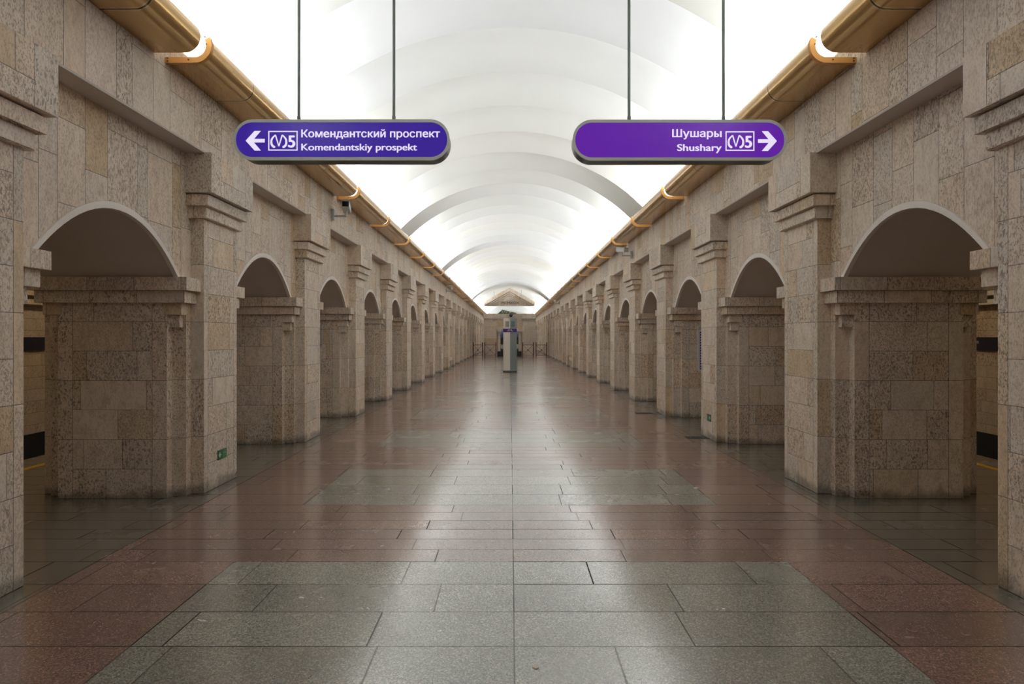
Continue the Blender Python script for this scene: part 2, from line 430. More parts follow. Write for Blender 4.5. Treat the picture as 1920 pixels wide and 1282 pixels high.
wb = mb.build('wall_back', M['end']); struct(wb, 'stone wall closing the far end of the hall', 'wall')
mb = MB(); mb.box(-8, 8, Y1, Y1 + .3, 3.9, 6.2); mb.build('lunette', M['vault'], wb)
mb = MB(); mb.box(-8, 8, Y0 - .3, Y0, -1.3, 6)  # added out of view, close behind, so the pier faces get less light
struct(mb.build('wall_front', M['plaster']), 'unseen pale wall added behind the viewer to limit light', 'wall')

# arcade walls
NP = 23
PC = [3.49 + 3*k for k in range(NP)]           # pier centres
XW, XB, XF = 3.27, 4.63, 3.07
ZS, RISE, HALF = 2.19, .525, .925
def arch(yc, h=HALF, rise=RISE, n=28):
    return [(yc + h*math.sin(PI/2*(2*k/n - 1)), ZS + rise*(1 - abs(math.sin(PI/2*(2*k/n - 1)))**2.05)) for k in range(n + 1)]
for s, nm in ((-1, 'left'), (1, 'right')):
    mb = MB()
    for x in (XW, XB):
        def rect(y0, y1, z0, z1): mb.quad((s*x, y0, z0), (s*x, y1, z0), (s*x, y1, z1), (s*x, y0, z1))
        rect(Y0, PC[0] - 2.0, 0, 3.45); rect(PC[0] - 2.0, PC[0] + 1.5 - HALF, ZS, 3.45)  # first rect: unseen solid stretch to the floor, added against light leaks
        for k in range(NP):
            yc = PC[k] + 1.5
            A = arch(yc); mb.strip([(s*x, y, z) for y, z in A], [(s*x, y, 3.45) for y, z in A])
            rect(yc + HALF, (yc + 3 - HALF) if k < NP - 1 else Y1, ZS, 3.45)
    mb.quad((s*XW, PC[0] - 2.0, 0), (s*XB, PC[0] - 2.0, 0), (s*XB, PC[0] - 2.0, ZS), (s*XW, PC[0] - 2.0, ZS))
    for k in range(-1, NP):
        y0 = PC[0] - 2.0 if k < 0 else PC[k] + 1.5 + HALF
        y1 = PC[k+1] + 1.5 - HALF if k < NP - 1 else Y1
        mb.quad((s*XW, y0, ZS), (s*XB, y0, ZS), (s*XB, y1, ZS), (s*XW, y1, ZS))
    wall = mb.build('wall_%s' % nm, M['wall']); struct(wall, 'limestone arcade wall along the %s of the hall' % nm, 'wall')
    mb = MB(); mb.box(s*XF, s*(XF + .6), Y0, Y1, 3.462, 4.34); mb.build('frieze', M['wall'], wall)
    mb = MB(); mb.box(s*(XF - .006), s*XW, Y0, Y1, 3.445, 3.463); mb.build('soffit', M['soffit'], wall)
    mb = MB(); mb.box(s*(XF + .5), s*XB, Y0, Y1, 3.45, 4.0); mb.build('wall_core', M['plaster'], wall)
    for k in range(NP):
        yc = PC[k] + 1.5; A = arch(yc)
        mb = MB(); mb.strip([(s*XW, y, z) for y, z in A], [(s*XB, y, z) for y, z in A]); mb.build('arch_ceiling', M['plaster'], wall, smooth=True)
        B = arch(yc, HALF - .002, RISE - .002); C = arch(yc, HALF - .05, RISE - .058)
        mb = MB()
        for x0, x1, P0, P1 in ((XW - .012, XW - .012, B, C), (XW - .012, XW + .03, C, C), (XW - .012, XW + .01, B, B), (XW + .03, XW + .03, B, C)):
            mb.strip([(s*x0, y, z) for y, z in P0], [(s*x1, y, z) for y, z in P1])
        mb.build('arch_trim', M['trim'], wall)

# ------------------------------------------------------------------ piers (local: x towards platform = -x)
def make_pier(label):
    t = thing('stone_pier', label, 'pillar')
    xc = -3.95
    mir = lambda pts: [(2*xc - x, y) for x, y in pts]
    front = [(-3.41, -.55), (-3.41, -.456), (-3.27, -.456), (-3.27, -.367), (-3.27, .367), (-3.27, .456), (-3.41, .456), (-3.41, .55)]
    back = [(2*xc - x, y) for x, y in reversed(front)]
    mb = MB(); mb.prism(front + back, 0, 2.1895); mb.build('pier_body', M['course'], t)
    mb = MB(); mb.box(-3.135, -3.272, -.367, .367, 0, 2.815); mb.build('pilaster', M['shaft'], t, bevel=.006)
    mb = MB(); mb.box(2*xc + 3.135, 2*xc + 3.272, -.367, .367, 0, 2.815); mb.build('pilaster', M['shaft'], t, bevel=.006)
    mb = MB(); mb.box(-3.165, 2*xc + 3.165, -.64, -.368, 2.06, 2.19); mb.box(-3.165, 2*xc + 3.165, .368, .64, 2.06, 2.19); mb.box(-3.28, 2*xc + 3.28, -.37, .37, 2.06, 2.19)
    mb.build('impost_cornice', M['cap'], t, bevel=.004)
    mb = MB(); mb.box(-3.209, 2*xc + 3.209, -.597, -.368, 1.94, 2.058); mb.box(-3.209, 2*xc + 3.209, .368, .597, 1.94, 2.058); mb.box(-3.28, 2*xc + 3.28, -.37, .37, 1.94, 2.058)
    mb.build('impost_band', M['cap'], t, bevel=.004)
    for sx in (0, 1):
        for sy in (-1, 1):
            f = (lambda x: x) if sx == 0 else (lambda x: 2*xc - x)
            mb = MB(); mb.box(f(-3.262), f(-3.45), sy*.44, sy*.556, 1.822, 1.938); mb.build('corbel', M['cap'], t, bevel=.003)
            mb = MB(); mb.box(f(-3.30), f(-3.43), sy*.44, sy*.522, 1.70, 1.82); mb.build('corbel_foot', M['cap'], t, bevel=.003)
    for nm, x, h, z0, z1 in (('capital_block', 3.0, .485, 3.054, 3.455), ('capital_band', 3.05, .455, 2.93, 3.040), ('capital_band', 3.089, .405, 2.815, 2.918)):
        mb = MB(); mb.box(-x, -3.275, -h, h, z0, z1); mb.build(nm, M['cap'] if nm == 'capital_band' else M['shaft'], t, bevel=.004)
    mb = MB(); mb.box(-3.1, -3.275, -.41, .41, 2.81, 3.06); mb.build('capital_neck', M['cap'], t)
    return t
ORD = ['first', 'second', 'third', 'fourth', 'fifth', 'sixth', 'seventh', 'eighth', 'ninth', 'tenth', 'eleventh', 'twelfth', 'thirteenth', 'fourteenth', 'fifteenth']
proto = None
for s, row in ((-1, 'left'), (1, 'right')):
    for k in range(NP):
        if k < 15:
            lab = '%s grey-beige limestone pier from the front in the %s row' % (ORD[k], row); grp = 'piers of the %s row' % row
            if k == 0: lab = 'nearest limestone pier of the %s row, cut off by the frame' % row
            if (s, k) == (-1, 1): lab = 'second limestone pier of the left row, with a small green exit plate'
            if (s, k) == (1, 2): lab = 'third limestone pier of the right row, with a small green exit plate'
            if (s, k) == (1, 5): lab = 'sixth limestone pier of the right row, with a white notice strip'
        else:
            lab = 'small far limestone pier of the %s row beyond the brown barriers' % row; grp = 'far piers of the %s row' % row
        loc = (0, PC[k], 0); rz = 0 if s < 0 else PI
        if proto is None:
            proto = make_pier(lab); proto['group'] = grp; proto.location = loc
        else: dup(proto, loc, rz, lab, grp)

# ------------------------------------------------------------------ light troughs
def prof(o=0.0):
    """outer line of the trough section from the wall round the nose (x away from axis, z); o = outward offset"""
    pts = [(3.07, 4.05 - o), (2.85, 4.05 - o)]
    cx, cz, rx, rz = 2.81, 4.19, .14 + o, .14 + o
    for k in range(1, 12):
        a = math.radians(-90 - 118*k/11)
        pts.append((cx + rx*math.cos(a), cz + rz*math.sin(a)))
    return pts
for s, row in ((-1, 'left'), (1, 'right')):
    t = thing('light_trough', 'long gold-brown curved metal light trough along the top of the %s wall' % row, 'cornice light')
    for k in range(-5, 27):
        yb = 5.35 + 2.625*k; ye = min(yb + 2.625 - .19, Y1)
        if yb > Y1 - .3: continue
        A, B = prof(0), prof(-.012)
        mb = MB()
        poly = [(s*x, z) for x, z in A] + [(s*x, z) for x, z in reversed(B)]
        n = len(A)
        for y in (yb, ye):
            for i in range(n - 1):
                q = [(s*A[i][0], y, A[i][1]), (s*A[i+1][0], y, A[i+1][1]), (s*B[i+1][0], y, B[i+1][1]), (s*B[i][0], y, B[i][1])]
                mb.quad(*q)
        for P in (A, B): mb.strip([(s*x, yb, z) for x, z in P], [(s*x, ye, z) for x, z in P])
        for e in (0, n - 1): mb.quad((s*A[e][0], yb, A[e][1]), (s*A[e][0], ye, A[e][1]), (s*B[e][0], ye, B[e][1]), (s*B[e][0], yb, B[e][1]))
        o = mb.build('trough_panel', M['gold'], t)
        for p in o.data.polygons: p.use_smooth = abs(p.normal.y) < .5
        bm = bmesh.new(); bm.from_mesh(o.data)
        for e in bm.edges:
            if len(e.link_faces) == 2 and e.calc_face_angle(0) > .6: e.smooth = False
        bm.to_mesh(o.data); bm.free()
        if k < -1: continue
        O, I = prof(.016), prof(-.035)
        mb = MB(); y0, y1 = yb - .035, yb + .006
        for y in (y0, y1): mb.strip([(s*x, y, z) for x, z in O], [(s*x, y, z) for x, z in I])
        for P in (O, I): mb.strip([(s*x, y0, z) for x, z in P], [(s*x, y1, z) for x, z in P])
        for e in (0, -1): mb.quad((s*O[e][0], y0, O[e][1]), (s*O[e][0], y1, O[e][1]), (s*I[e][0], y1, I[e][1]), (s*I[e][0], y0, I[e][1]))
        br = mb.build('bracket', M['bracket'], t)
        if k in (0, 1, 2):
            for sx, sz in ((3.045, 4.075), (3.045, 4.05), (2.86, 4.062), (2.70, 4.20), (2.715, 4.265)):
                mb = MB(); mb.tube((s*sx, y0 - .004, sz), (s*sx, y0 + .01, sz), .007, 10); mb.build('screw', M['screw'], br)

# ------------------------------------------------------------------ hanging signs
SY = 5.0
def px(x, y, Y): return ((x - 957.5)*Y/1123, 1.6 + (632 - y)*Y/1123)
def stadium(x0, x1, z0, z1, n=14):
    r = (z1 - z0)/2*.96; pts = []
    for cx, cz, a0 in ((x1 - r, z1 - r, 0), (x0 + r, z1 - r, 90), (x0 + r, z0 + r, 180), (x1 - r, z0 + r, 270)):
        for k in range(n + 1):
            a = math.radians(a0 + 90*k/n); pts.append((cx + r*math.cos(a), cz + r*math.sin(a)))
    return pts
def glyph_mesh(body):
    d = bpy.data.curves.new('tmp', 'FONT'); d.body = body; d.size = 1; d.extrude = .012
    o = bpy.data.objects.new('tmp', d); COL.objects.link(o)
    me = bpy.data.meshes.new_from_object(o.evaluated_get(bpy.context.evaluated_depsgraph_get()))
    bpy.data.objects.remove(o); bpy.data.curves.remove(d)
    return me
def maxx(body):
    me = glyph_mesh(body); r = max(v.co.x for v in me.vertices); bpy.data.meshes.remove(me); return r
def text(body, name, mat, parent, x0, x1, zbase, capz, y, fat=.02):
    """raised lettering laid out letter by letter between x0 and x1, slightly emboldened"""
    bm = bmesh.new(); l0 = maxx('l')
    for i, ch in enumerate(body):
        if ch == ' ': continue
        off = maxx(body[:i] + 'l') - l0 if i else 0.0
        src = {'е': 'e', 'н': 'п'}.get(ch, ch)
        me = glyph_mesh(src)
        if ch == 'е':
            ref = glyph_mesh('о'); k = [(min(v.co[q] for v in m_.vertices), max(v.co[q] for v in m_.vertices)) for m_ in (me, ref) for q in (0, 1)]
            for v in me.vertices:
                v.co.x = k[2][0] + (v.co.x - k[0][0])*(k[2][1] - k[2][0])/(k[0][1] - k[0][0])*.97
                v.co.y = k[3][0] + (v.co.y - k[1][0])*(k[3][1] - k[3][0])/(k[1][1] - k[1][0])
        if ch == 'ы':
            a = min(v.co.x for v in me.vertices); b = max(v.co.x for v in me.vertices); h = max(v.co.y for v in me.vertices)
            m = MB(); st = .1; W_ = (b - a)*.64; bt = h*.60; rr = bt/2
            m.box(a, a + st, 0, h, -.012, .012); m.box(b - st, b, 0, h, -.012, .012)
            m.box(a + st, a + W_ - rr, 0, st*.86, -.012, .012); m.box(a + st, a + W_ - rr, bt - st*.86, bt, -.012, .012)
            for q in range(12):
                A_ = [(-90 + 180*(q + e)/12)*PI/180 for e in (0, 1)]
                P_ = [(a + W_ - rr + r_*math.cos(t_), rr + (r_ if r_ == rr else rr - st*.86)*math.sin(t_)) for r_, t_ in ((rr, A_[0]), (rr, A_[1]), (rr - st, A_[1]), (rr - st, A_[0]))]
                m.prism(P_, -.012, .012)
            me = bpy.data.meshes.new('tmp'); me.from_pydata(m.v, [], m.f)
        if ch == 'н':
            a = min(v.co.x for v in me.vertices); b = max(v.co.x for v in me.vertices); h = max(v.co.y for v in me.vertices)
            m = MB(); st = .105
            m.box(a, a + st, 0, h, -.012, .012); m.box(b - st, b, 0, h, -.012, .012); m.box(a + st, b - st, h*.44, h*.62, -.012, .012)
            me = bpy.data.meshes.new('tmp'); me.from_pydata(m.v, [], m.f)
        for dx, dy in ((-fat, 0), (0, 0), (fat, 0), (0, fat*.4), (0, -fat*.4)):
            k0 = len(bm.verts); bm.from_mesh(me); bm.verts.ensure_lookup_table()
            for v in bm.verts[k0:]: v.co.x += dx + off; v.co.y += dy
        bpy.data.meshes.remove(me)
    me = bpy.data.meshes.new(name); bm.to_mesh(me); bm.free(); me.materials.append(mat)
    bx0 = min(v.co.x for v in me.vertices); bx1 = max(v.co.x for v in me.vertices)
    sx = (x1 - x0)/(bx1 - bx0); sz = (capz - zbase)/.727
    o = bpy.data.objects.new(name, me); COL.objects.link(o); o.parent = parent
    o.rotation_euler = (PI/2, 0, 0); o.scale = (sx, sz, .1); o.location = (x0 - bx0*sx, y, zbase)
    return o
def stroke(mb, pts, wds, y0, y1):
    """flat band through pts (x,z) with a width at each point"""
    if len(pts) > 3:                                   # smooth the bend
        Q, Wd = [], []
        for i in range(len(pts) - 1):
            p0, p1, p2, p3 = [Vector(pts[min(max(j, 0), len(pts) - 1)]) for j in (i - 1, i, i + 1, i + 2)]
            for e in range(5):
                t = e/5
                Q.append(tuple(.5*(2*p1 + (p2 - p0)*t + (2*p0 - 5*p1 + 4*p2 - p3)*t*t + (3*p1 - p0 - 3*p2 + p3)*t**3))); Wd.append(wds[i]*(1 - t) + wds[i+1]*t)
        pts, wds = Q + [tuple(pts[-1])], Wd + [wds[-1]]
    L, Rr = [], []
    for i, p in enumerate(pts):
        a = Vector(pts[max(0, i - 1)]); b = Vector(pts[min(len(pts) - 1, i + 1)]); d = (b - a).normalized(); nn = Vector((-d.y, d.x))
        L.append((p[0] + nn.x*wds[i]/2, p[1] + nn.y*wds[i]/2)); Rr.append((p[0] - nn.x*wds[i]/2, p[1] - nn.y*wds[i]/2))
    mb.prism(L + Rr[::-1], y0, y1, 'y')
def emblem(parent, bx0, bx1, bz0, bz1, y):
    """box with the round M mark and a 5"""
    w_ = .009; mb = MB()
    for r in ((bx0, bx1, bz0, bz0 + w_), (bx0, bx1, bz1 - w_, bz1), (bx0, bx0 + w_, bz0, bz1), (bx1 - w_, bx1, bz0, bz1)): mb.box(r[0], r[1], y, y - .002, r[2], r[3])
    mb.build('route_box', M['lit_white'], parent)
    W_, H_ = bx1 - bx0, bz1 - bz0; mb = MB()
    f = lambda a, b: (bx0 + a*W_, bz0 + b*H_)
    arcL = [f(.21, .17), f(.13, .27), f(.105, .42), f(.12, .57), f(.175, .69), f(.245, .79)]
    stroke(mb, arcL, [.019, .018, .016, .015, .013, .010], y, y - .002)
    arcR = [(2*f(.36, 0)[0] - a, b) for a, b in arcL]; stroke(mb, arcR, [.019, .018, .016, .015, .013, .010], y, y - .002)
    stroke(mb, [f(.245, .79), f(.36, .22)], [.0105, .009], y, y - .002); stroke(mb, [f(.475, .79), f(.36, .22)], [.0105, .009], y, y - .002)
    stroke(mb, [f(.16, .185), f(.235, .185)], [.014, .014], y, y - .002); stroke(mb, [f(.485, .185), f(.56, .185)], [.014, .014], y, y - .002)
    mb.build('metro_mark', M['lit_white'], parent)
    text('5', 'route_number', M['lit_white'], parent, *(f(.67, 0)[0], f(.92, 0)[0]), f(0, .17)[1], f(0, .79)[1], y - .001, .035)
def arrow(parent, xt, xe, zc, h, y, sgn):
    """block arrow: tip at xt, shaft end at xe"""
    L = abs(xe - xt); mb = MB(); g = lambda a, b: (xt + sgn*a*L, zc + b*h)
    for q in (1, -1):
        mb.prism([g(0, 0), g(.47, .5*q), g(.80, .5*q), g(.36, .0)], y, y - .002, 'y')
    mb.prism([g(.2, .09), g(1.0, .09), g(1.0, -.09), g(.2, -.09)], y, y - .003, 'y')
    mb.build('arrow', M['lit_white'], parent)
def sign(label, outer, inner, panel_mat, rods):
    x0, z1 = px(outer[0], outer[1], SY); x1, z0 = px(outer[2], outer[3], SY); xm = (x0 + x1)/2
    t = thing('hanging_sign', label, 'sign', (0, 0, 0))
    mb = MB(); mb.prism(stadium(x0 + .004, x1 - .004, z0 + .004, z1 - .004), SY + .01, SY + .145, 'y'); mb.build('housing', M['darksteel'], t)
    ix0, iz1 = px(inner[0], inner[1], SY); ix1, iz0 = px(inner[2], inner[3], SY)
    A = stadium(x0, x1, z0, z1); B = stadium(ix0, ix1, iz0, iz1); mb = MB()
    A2, B2 = A + [A[0]], B + [B[0]]
    for (P, yp), (Q, yq) in (((A2, SY + .012), (A2, SY)), ((A2, SY), (B2, SY)), ((B2, SY), (B2, SY + .012))):
        mb.strip([(x, yp, z) for x, z in P], [(x, yq, z) for x, z in Q])
    mb.build('rim', M['rim'], t)
    mb = MB(); mb.prism(B, SY + .004, SY + .011, 'y'); mb.build('sign_face', panel_mat, t)
    for rx in rods:
        X = (rx - 957.5)*SY/1123; zt = 1.6 + math.sqrt((R + .0)**2 - X*X) + .2
        mb = MB(); mb.tube((X, SY + .07, z1 - .02), (X, SY + .07, zt), .0125, 14); mb.tube((X, SY + .07, z1 - .01), (X, SY + .07, z1 + .05), .0155, 14)
        mb.build('hanger_rod', M['rod'], t)
    return t
sl = sign('blue-violet lit direction sign with an arrow to the left and two long lines of text', (437.6, 223.4, 843, 300.3), (442.3, 229.3, 838.3, 294.2), M['violet'], (555, 735.5))
yf = SY + .004
def T(t, body, x0, x1, yb, yc, nm):
    a, zb = px(x0, yb, SY); b, zc = px(x1, yc, SY); text(body, nm, M['lit_white'], t, a, b, zb, zc, yf - .001)
T(sl, 'Комендантский проспект', 564.6, 824.7, 257, 242.7, 'russian_text'); T(sl, 'Komendantskiy prospekt', 564.6, 782, 281.6, 268.4, 'latin_text')
a0, zc1 = px(502.7, 245, SY); a1, zc0 = px(557.8, 282, SY); emblem(sl, a0, a1, zc0, zc1, yf)
a0, zc = px(460.3, 263.5, SY); a1, _ = px(496, 0, SY); arrow(sl, a0, a1, zc, 37*SY/1123, yf, 1)
sr = sign('purple lit direction sign with an arrow to the right and two short lines of text', (1074, 224, 1476, 300.8), (1078.8, 229.8, 1470.6, 295), M['purple'], (1182.5, 1362))
T(sr, 'Шушары', 1260.5, 1353.3, 256.6, 242, 'russian_text'); T(sr, 'Shushary', 1269.7, 1353.3, 282.5, 269.4, 'latin_text')
a0, zc1 = px(1360.6, 245.8, SY); a1, zc0 = px(1414.7, 282.5, SY); emblem(sr, a0, a1, zc0, zc1, yf)
a0, zc = px(1457, 264.2, SY); a1, _ = px(1421.6, 0, SY); arrow(sr, a0, a1, zc, 37*SY/1123, yf, -1)

# ------------------------------------------------------------------ information column
t = thing('information_column', 'white and grey square information column with a purple band, standing in mid-hall', 'help point', (-.03, 27.52, 0))
hd = .31
sq = lambda h: [(0, -h), (h, 0), (0, h), (-h, 0)]
mb = MB(); mb.prism(sq(hd), .05, 1.83); mb.build('shaft', M['kiosk_l'], t, bevel=.008)
mb = MB(); d = hd + .004; mb.quad((.0, -d, .06), (d, 0, .06), (d, 0, 1.83), (.0, -d, 1.83)); mb.quad((.0, -d + .012, .06), (d - .012, 0, .06), (d - .012, 0, 1.83), (.0, -d + .012, 1.83)); mb.build('grey_panel', M['kiosk_d'], t)
mb = MB(); mb.quad((.0, -d, 1.985), (d, 0, 1.985), (d, 0, 2.47), (.0, -d, 2.47)); mb.quad((.0, -d + .012, 1.985), (d - .012, 0, 1.985), (d - .012, 0, 2.47), (.0, -d + .012, 2.47)); mb.build('grey_panel', M['kiosk_d'], t)
mb = MB(); mb.prism(sq(hd + .006), 1.83, 1.985); bd = mb.build('band', M['kiosk_band'], t)
mb = MB(); i = mb
for a, b, z0 in ((-.07, .09, 1.925), (-.13, .16, 1.875)):
    for sg in (-1, 1):
        p0 = Vector((0, -hd - .006)); d = Vector((sg*1, 1)).normalized(); nn = Vector((sg*1, -1)).normalized()
        q0 = p0 + d*.02; q1 = p0 + d*(abs(a) + .05)
        P = [q0, q1]; o_ = nn*.004
        mb.quad((q0.x + o_.x, q0.y + o_.y, z0), (q1.x + o_.x, q1.y + o_.y, z0), (q1.x + o_.x, q1.y + o_.y, z0 + .02), (q0.x + o_.x, q0.y + o_.y, z0 + .02))
mb.build('band_lettering', M['white'], bd)
mb = MB(); mb.prism(sq(hd), 1.985, 2.47); hdp = mb.build('head', M['kiosk_l'], t, bevel=.008)
for sg in (-1, 1):
    d = Vector((sg*1, 1)).normalized(); nn = Vector((sg*1, -1)).normalized(); p0 = Vector((0, -hd))
    q0 = p0 + d*.06 + nn*.006; q1 = p0 + d*.30 + nn*.006; r0 = q0 - nn*.02; r1 = q1 - nn*.02
    mb = MB(); mb.prism([(q0.x, q0.y), (q1.x, q1.y), (r1.x, r1.y), (r0.x, r0.y)], 2.06, 2.33); mb.build('grille', M['kiosk_dark' if sg > 0 else 'kiosk_screen'], hdp)
mb = MB(); mb.prism(sq(hd + .01), 0, .05); mb.build('base', M['darksteel'], t)
mb = MB(); rr = .40; P = sq(rr)
for i in range(4): mb.tube((*P[i], .09), (*P[(i+1) % 4], .09), .014, 10)
for p in P: mb.sphere((*p, .09), .028); mb.tube((p[0]*.8, p[1]*.8, .09), (*p, .09), .012, 8)
mb.build('bumper_rail', M['steel'], t, smooth=True)

# ------------------------------------------------------------------ cameras, boards, plates
def cctv(label, s, y, z, aim, dark=False, scale=1.0):
    """bracket on the frieze, arm, box camera; aim = heading of the lens about z"""
    t = thing('security_camera', label, 'camera', (s*XF, y, z)); S = scale
    mb = MB(); mb.box(0, -s*.05*S, -.04*S, .04*S, -.09*S, .09*S); mb.build('wall_plate', M['cam'], t, bevel=.006)
    mb = MB(); mb.tube((-s*.04*S, 0, -.02*S), (-s*.26*S, 0, -.02*S), .018*S); mb.tube((-s*.25*S, 0, -.035*S), (-s*.25*S, 0, .07*S), .016*S); mb.build('arm', M['cam'], t)
    h = bpy.data.objects.new('camera_head', None)
    mb = MB(); mb.box(-.065*S, .065*S, -.17*S, .17*S, -.055*S, .055*S); b = mb.build('camera_body', M['cam'], t, bevel=.008)
    b.location = (-s*.25*S, 0, .125*S); b.rotation_euler = (math.radians(-8), 0, aim)
    mb = MB(); mb.box(-.055*S, .055*S, -.173*S, -.16*S, -.045*S, .045*S); mb.build('lens_window', M['black'], b)
    mb = MB(); mb.box(-.075*S, .075*S, -.2*S, .16*S, .056*S, .066*S); mb.build('sun_shield', M['cam'], b)
cctv('box security camera facing the viewer high on the left wall', -1, 10.28, 3.70, math.radians(10))
cctv('pale box security camera turned sideways high on the right wall', 1, 15.15, 3.68, math.radians(205), scale=1.0)
cctv('tiny far security camera high on the left wall below the trough', -1, 28.4, 3.8, math.radians(200))
cctv('tiny far white security camera high on the right wall below the trough', 1, 37.7, 3.75, math.radians(200))

def plate(label, s, yc, z0, z1, yw, arrow_dir):
    t = thing('exit_plate', label, 'sign', (s*3.135, yc, (z0 + z1)/2)); h = (z1 - z0)/2; X = -s
    mb = MB(); mb.box(0, X*.008, -yw/2, yw/2, -h, h); mb.build('plate', M['green'], t)
    mb = MB(); a = arrow_dir          # -1: arrow at the near end
    ya = a*yw*.31
    for q in (1, -1):
        mb.prism([(ya + a*.028, 0), (ya - a*.002, q*.030), (ya - a*.014, q*.022), (ya + a*.008, 0)], X*.008, X*.010, 'x')
    mb.prism([(ya + a*.02, .006), (ya - a*.026, .006), (ya - a*.026, -.006), (ya + a*.02, -.006)], X*.008, X*.0105, 'x')
    mb.build('arrow', M['exit_white'], t)
    mb = MB(); mb.box(X*.008, X*.010, -a*yw*.0, -a*yw*.45, h*.66, h*.8); mb.box(X*.008, X*.010, 0, -a*yw*.42, h*.0, h*.42); mb.box(X*.008, X*.010, 0, -a*yw*.4, -h*.5, -h*.3); mb.box(X*.008, X*.010, 0, -a*yw*.45, -h*.8, -h*.7)
    mb.build('pictogram', M['green_l'], t)
plate('small green exit plate with a white arrow low on the second left pier', -1, 6.50, .283, .385, .19, -1)
plate('small green exit plate low on the third right pier', 1, 9.46, .275, .385, .17, -1)

# map boards on the near faces of the fourth piers
yb = PC[3] - .55
t = thing('map_board', 'tall white line-map board with a purple line, half hidden behind the third right pier', 'sign', (0, yb, 0))
mb = MB(); mb.box(3.72, 4.3, -.02, -.001, .93, 1.82); mb.build('board', M['white'], t, bevel=.006)
mb = MB(); mb.box(3.73, 4.29, -.0215, -.02, 1.74, 1.81); mb.build('header', M['greyboard'], t)
mb = MB(); mb.box(3.765, 3.795, -.0225, -.02, .96, 1.71); ln = mb.build('route_line', M['lineblue'], t)
mb = MB()
for k in range(14): mb.box(3.772, 3.788, -.024, -.0225, .985 + .052*k, 1.005 + .052*k)
mb.build('station_dots', M['white'], ln)
mb = MB()
for k in range(14): mb.box(3.825, 4.2 - .06*(k % 3), -.0225, -.02, .98 + .052*k, 1.012 + .052*k)
mb.build('station_list', M['ink'], t)
t = thing('notice_board', 'grey-white notice board with rounded corners behind the third left pier', 'sign', (0, yb, 0))
mb = MB(); mb.box(-3.745, -4.25, -.02, -.001, 1.39, 1.83); mb.build('board', M['greyboard'], t, bevel=.009)
mb = MB(); mb.box(-3.75, -4.25, -.0215, -.02, 1.755, 1.762); mb.box(-3.77, -4.0, -.0215, -.02, 1.44, 1.452); mb.build('print', M['ink'], t)
t = thing('notice_strip', 'narrow white vertical notice on the sixth right pier', 'sign', (3.135, 18.6, 0))
mb = MB(); mb.box(0, -.008, -.07, .07, .6, .85); mb.build('strip', M['white'], t)
mb = MB(); mb.box(-.008, -.0095, -.03, .03, .66, .8); mb.build('print', M['greyboard'], t)

# station name bands on the track walls
for s, row in ((-1, 'left'), (1, 'right')):
    t = thing('name_band', 'dark navy station name band on the %s track wall' % row, 'sign', (s*7.7, 0, 0))
    mb = MB(); mb.box(0, -s*.03, Y0, 70, 1.385, 1.6); mb.build('band', M['navy'], t)
    if s > 0:
        o = text('в', 'lettering', M['white'], t, 0, .06, 1.5, 1.56, 0)
        o.rotation_euler = (PI/2, 0, -PI/2); o.location = (-.032, 9.86, 1.49); o.scale = (.09, .09, 1)
mb = MB(); mb.box(-5.35, -5.75, 7.68, 7.8, .0005, .003)
tag(mb.build('floor_marking', M['palefloor']), 'pale painted mark on the left platform floor', 'marking')

# ------------------------------------------------------------------ benches in the tenth bay
for s, row in ((-1, 'left'), (1, 'right')):
    y0, y1 = PC[9] + .56, PC[10] - .56
    t = thing('stone_bench', 'low stone bench between two far piers of the %s row' % row, 'bench', (0, (y0 + y1)/2, 0)); L = (y1 - y0)/2
    mb = MB(); mb.box(s*3.2, s*3.7, -L, L, .36, .52); mb.build('seat', M['cap'], t, bevel=.01)
    for q in (-1, 1):
        mb = MB(); mb.box(s*3.26, s*3.66, q*(L - .05), q*(L - .3), 0, .36); mb.build('leg', M['cap'], t)
    mb = MB(); mb.box(s*3.72, s*3.9, -L, L, 0, 2.188)
    mb.build('back_panel', M['course'], t)

# ------------------------------------------------------------------ floor plates and scraps
for (X, Y, lab) in ((2.97, 9.55, 'dark oblong floor plate beside the third right pier'), (2.80, 12.6, 'dark oblong floor plate beside the fourth right pier')):
    t = thing('floor_plate', lab, 'hatch', (X, Y, 0))
    mb = MB(); mb.box(-.17, .17, -.1, .1, .0005, .004); mb.build('plate', M['iron'], t)
    mb = MB(); mb.tube((-.1, 0, .003), (-.1, 0, .006), .012); mb.tube((.1, 0, .003), (.1, 0, .006), .012); mb.build('screw', M['steel'], t)
for (X, Y, r, lab) in ((.1226, 2.9, .016, 'tiny pale scrap on the grey floor in front'), (1.96, 6.35, .022, 'tiny pale scrap on the floor by the second grey field')):
    mb = MB(); pts = [(r*random.uniform(.6, 1.3)*math.cos(a), r*random.uniform(.5, 1)*math.sin(a)) for a in [2*PI*k/7 for k in range(7)]]
    mb.prism(pts, .0008, .004); o = mb.build('paper_scrap', M['paper']); o.location = (X, Y, 0); tag(o, lab, 'litter')

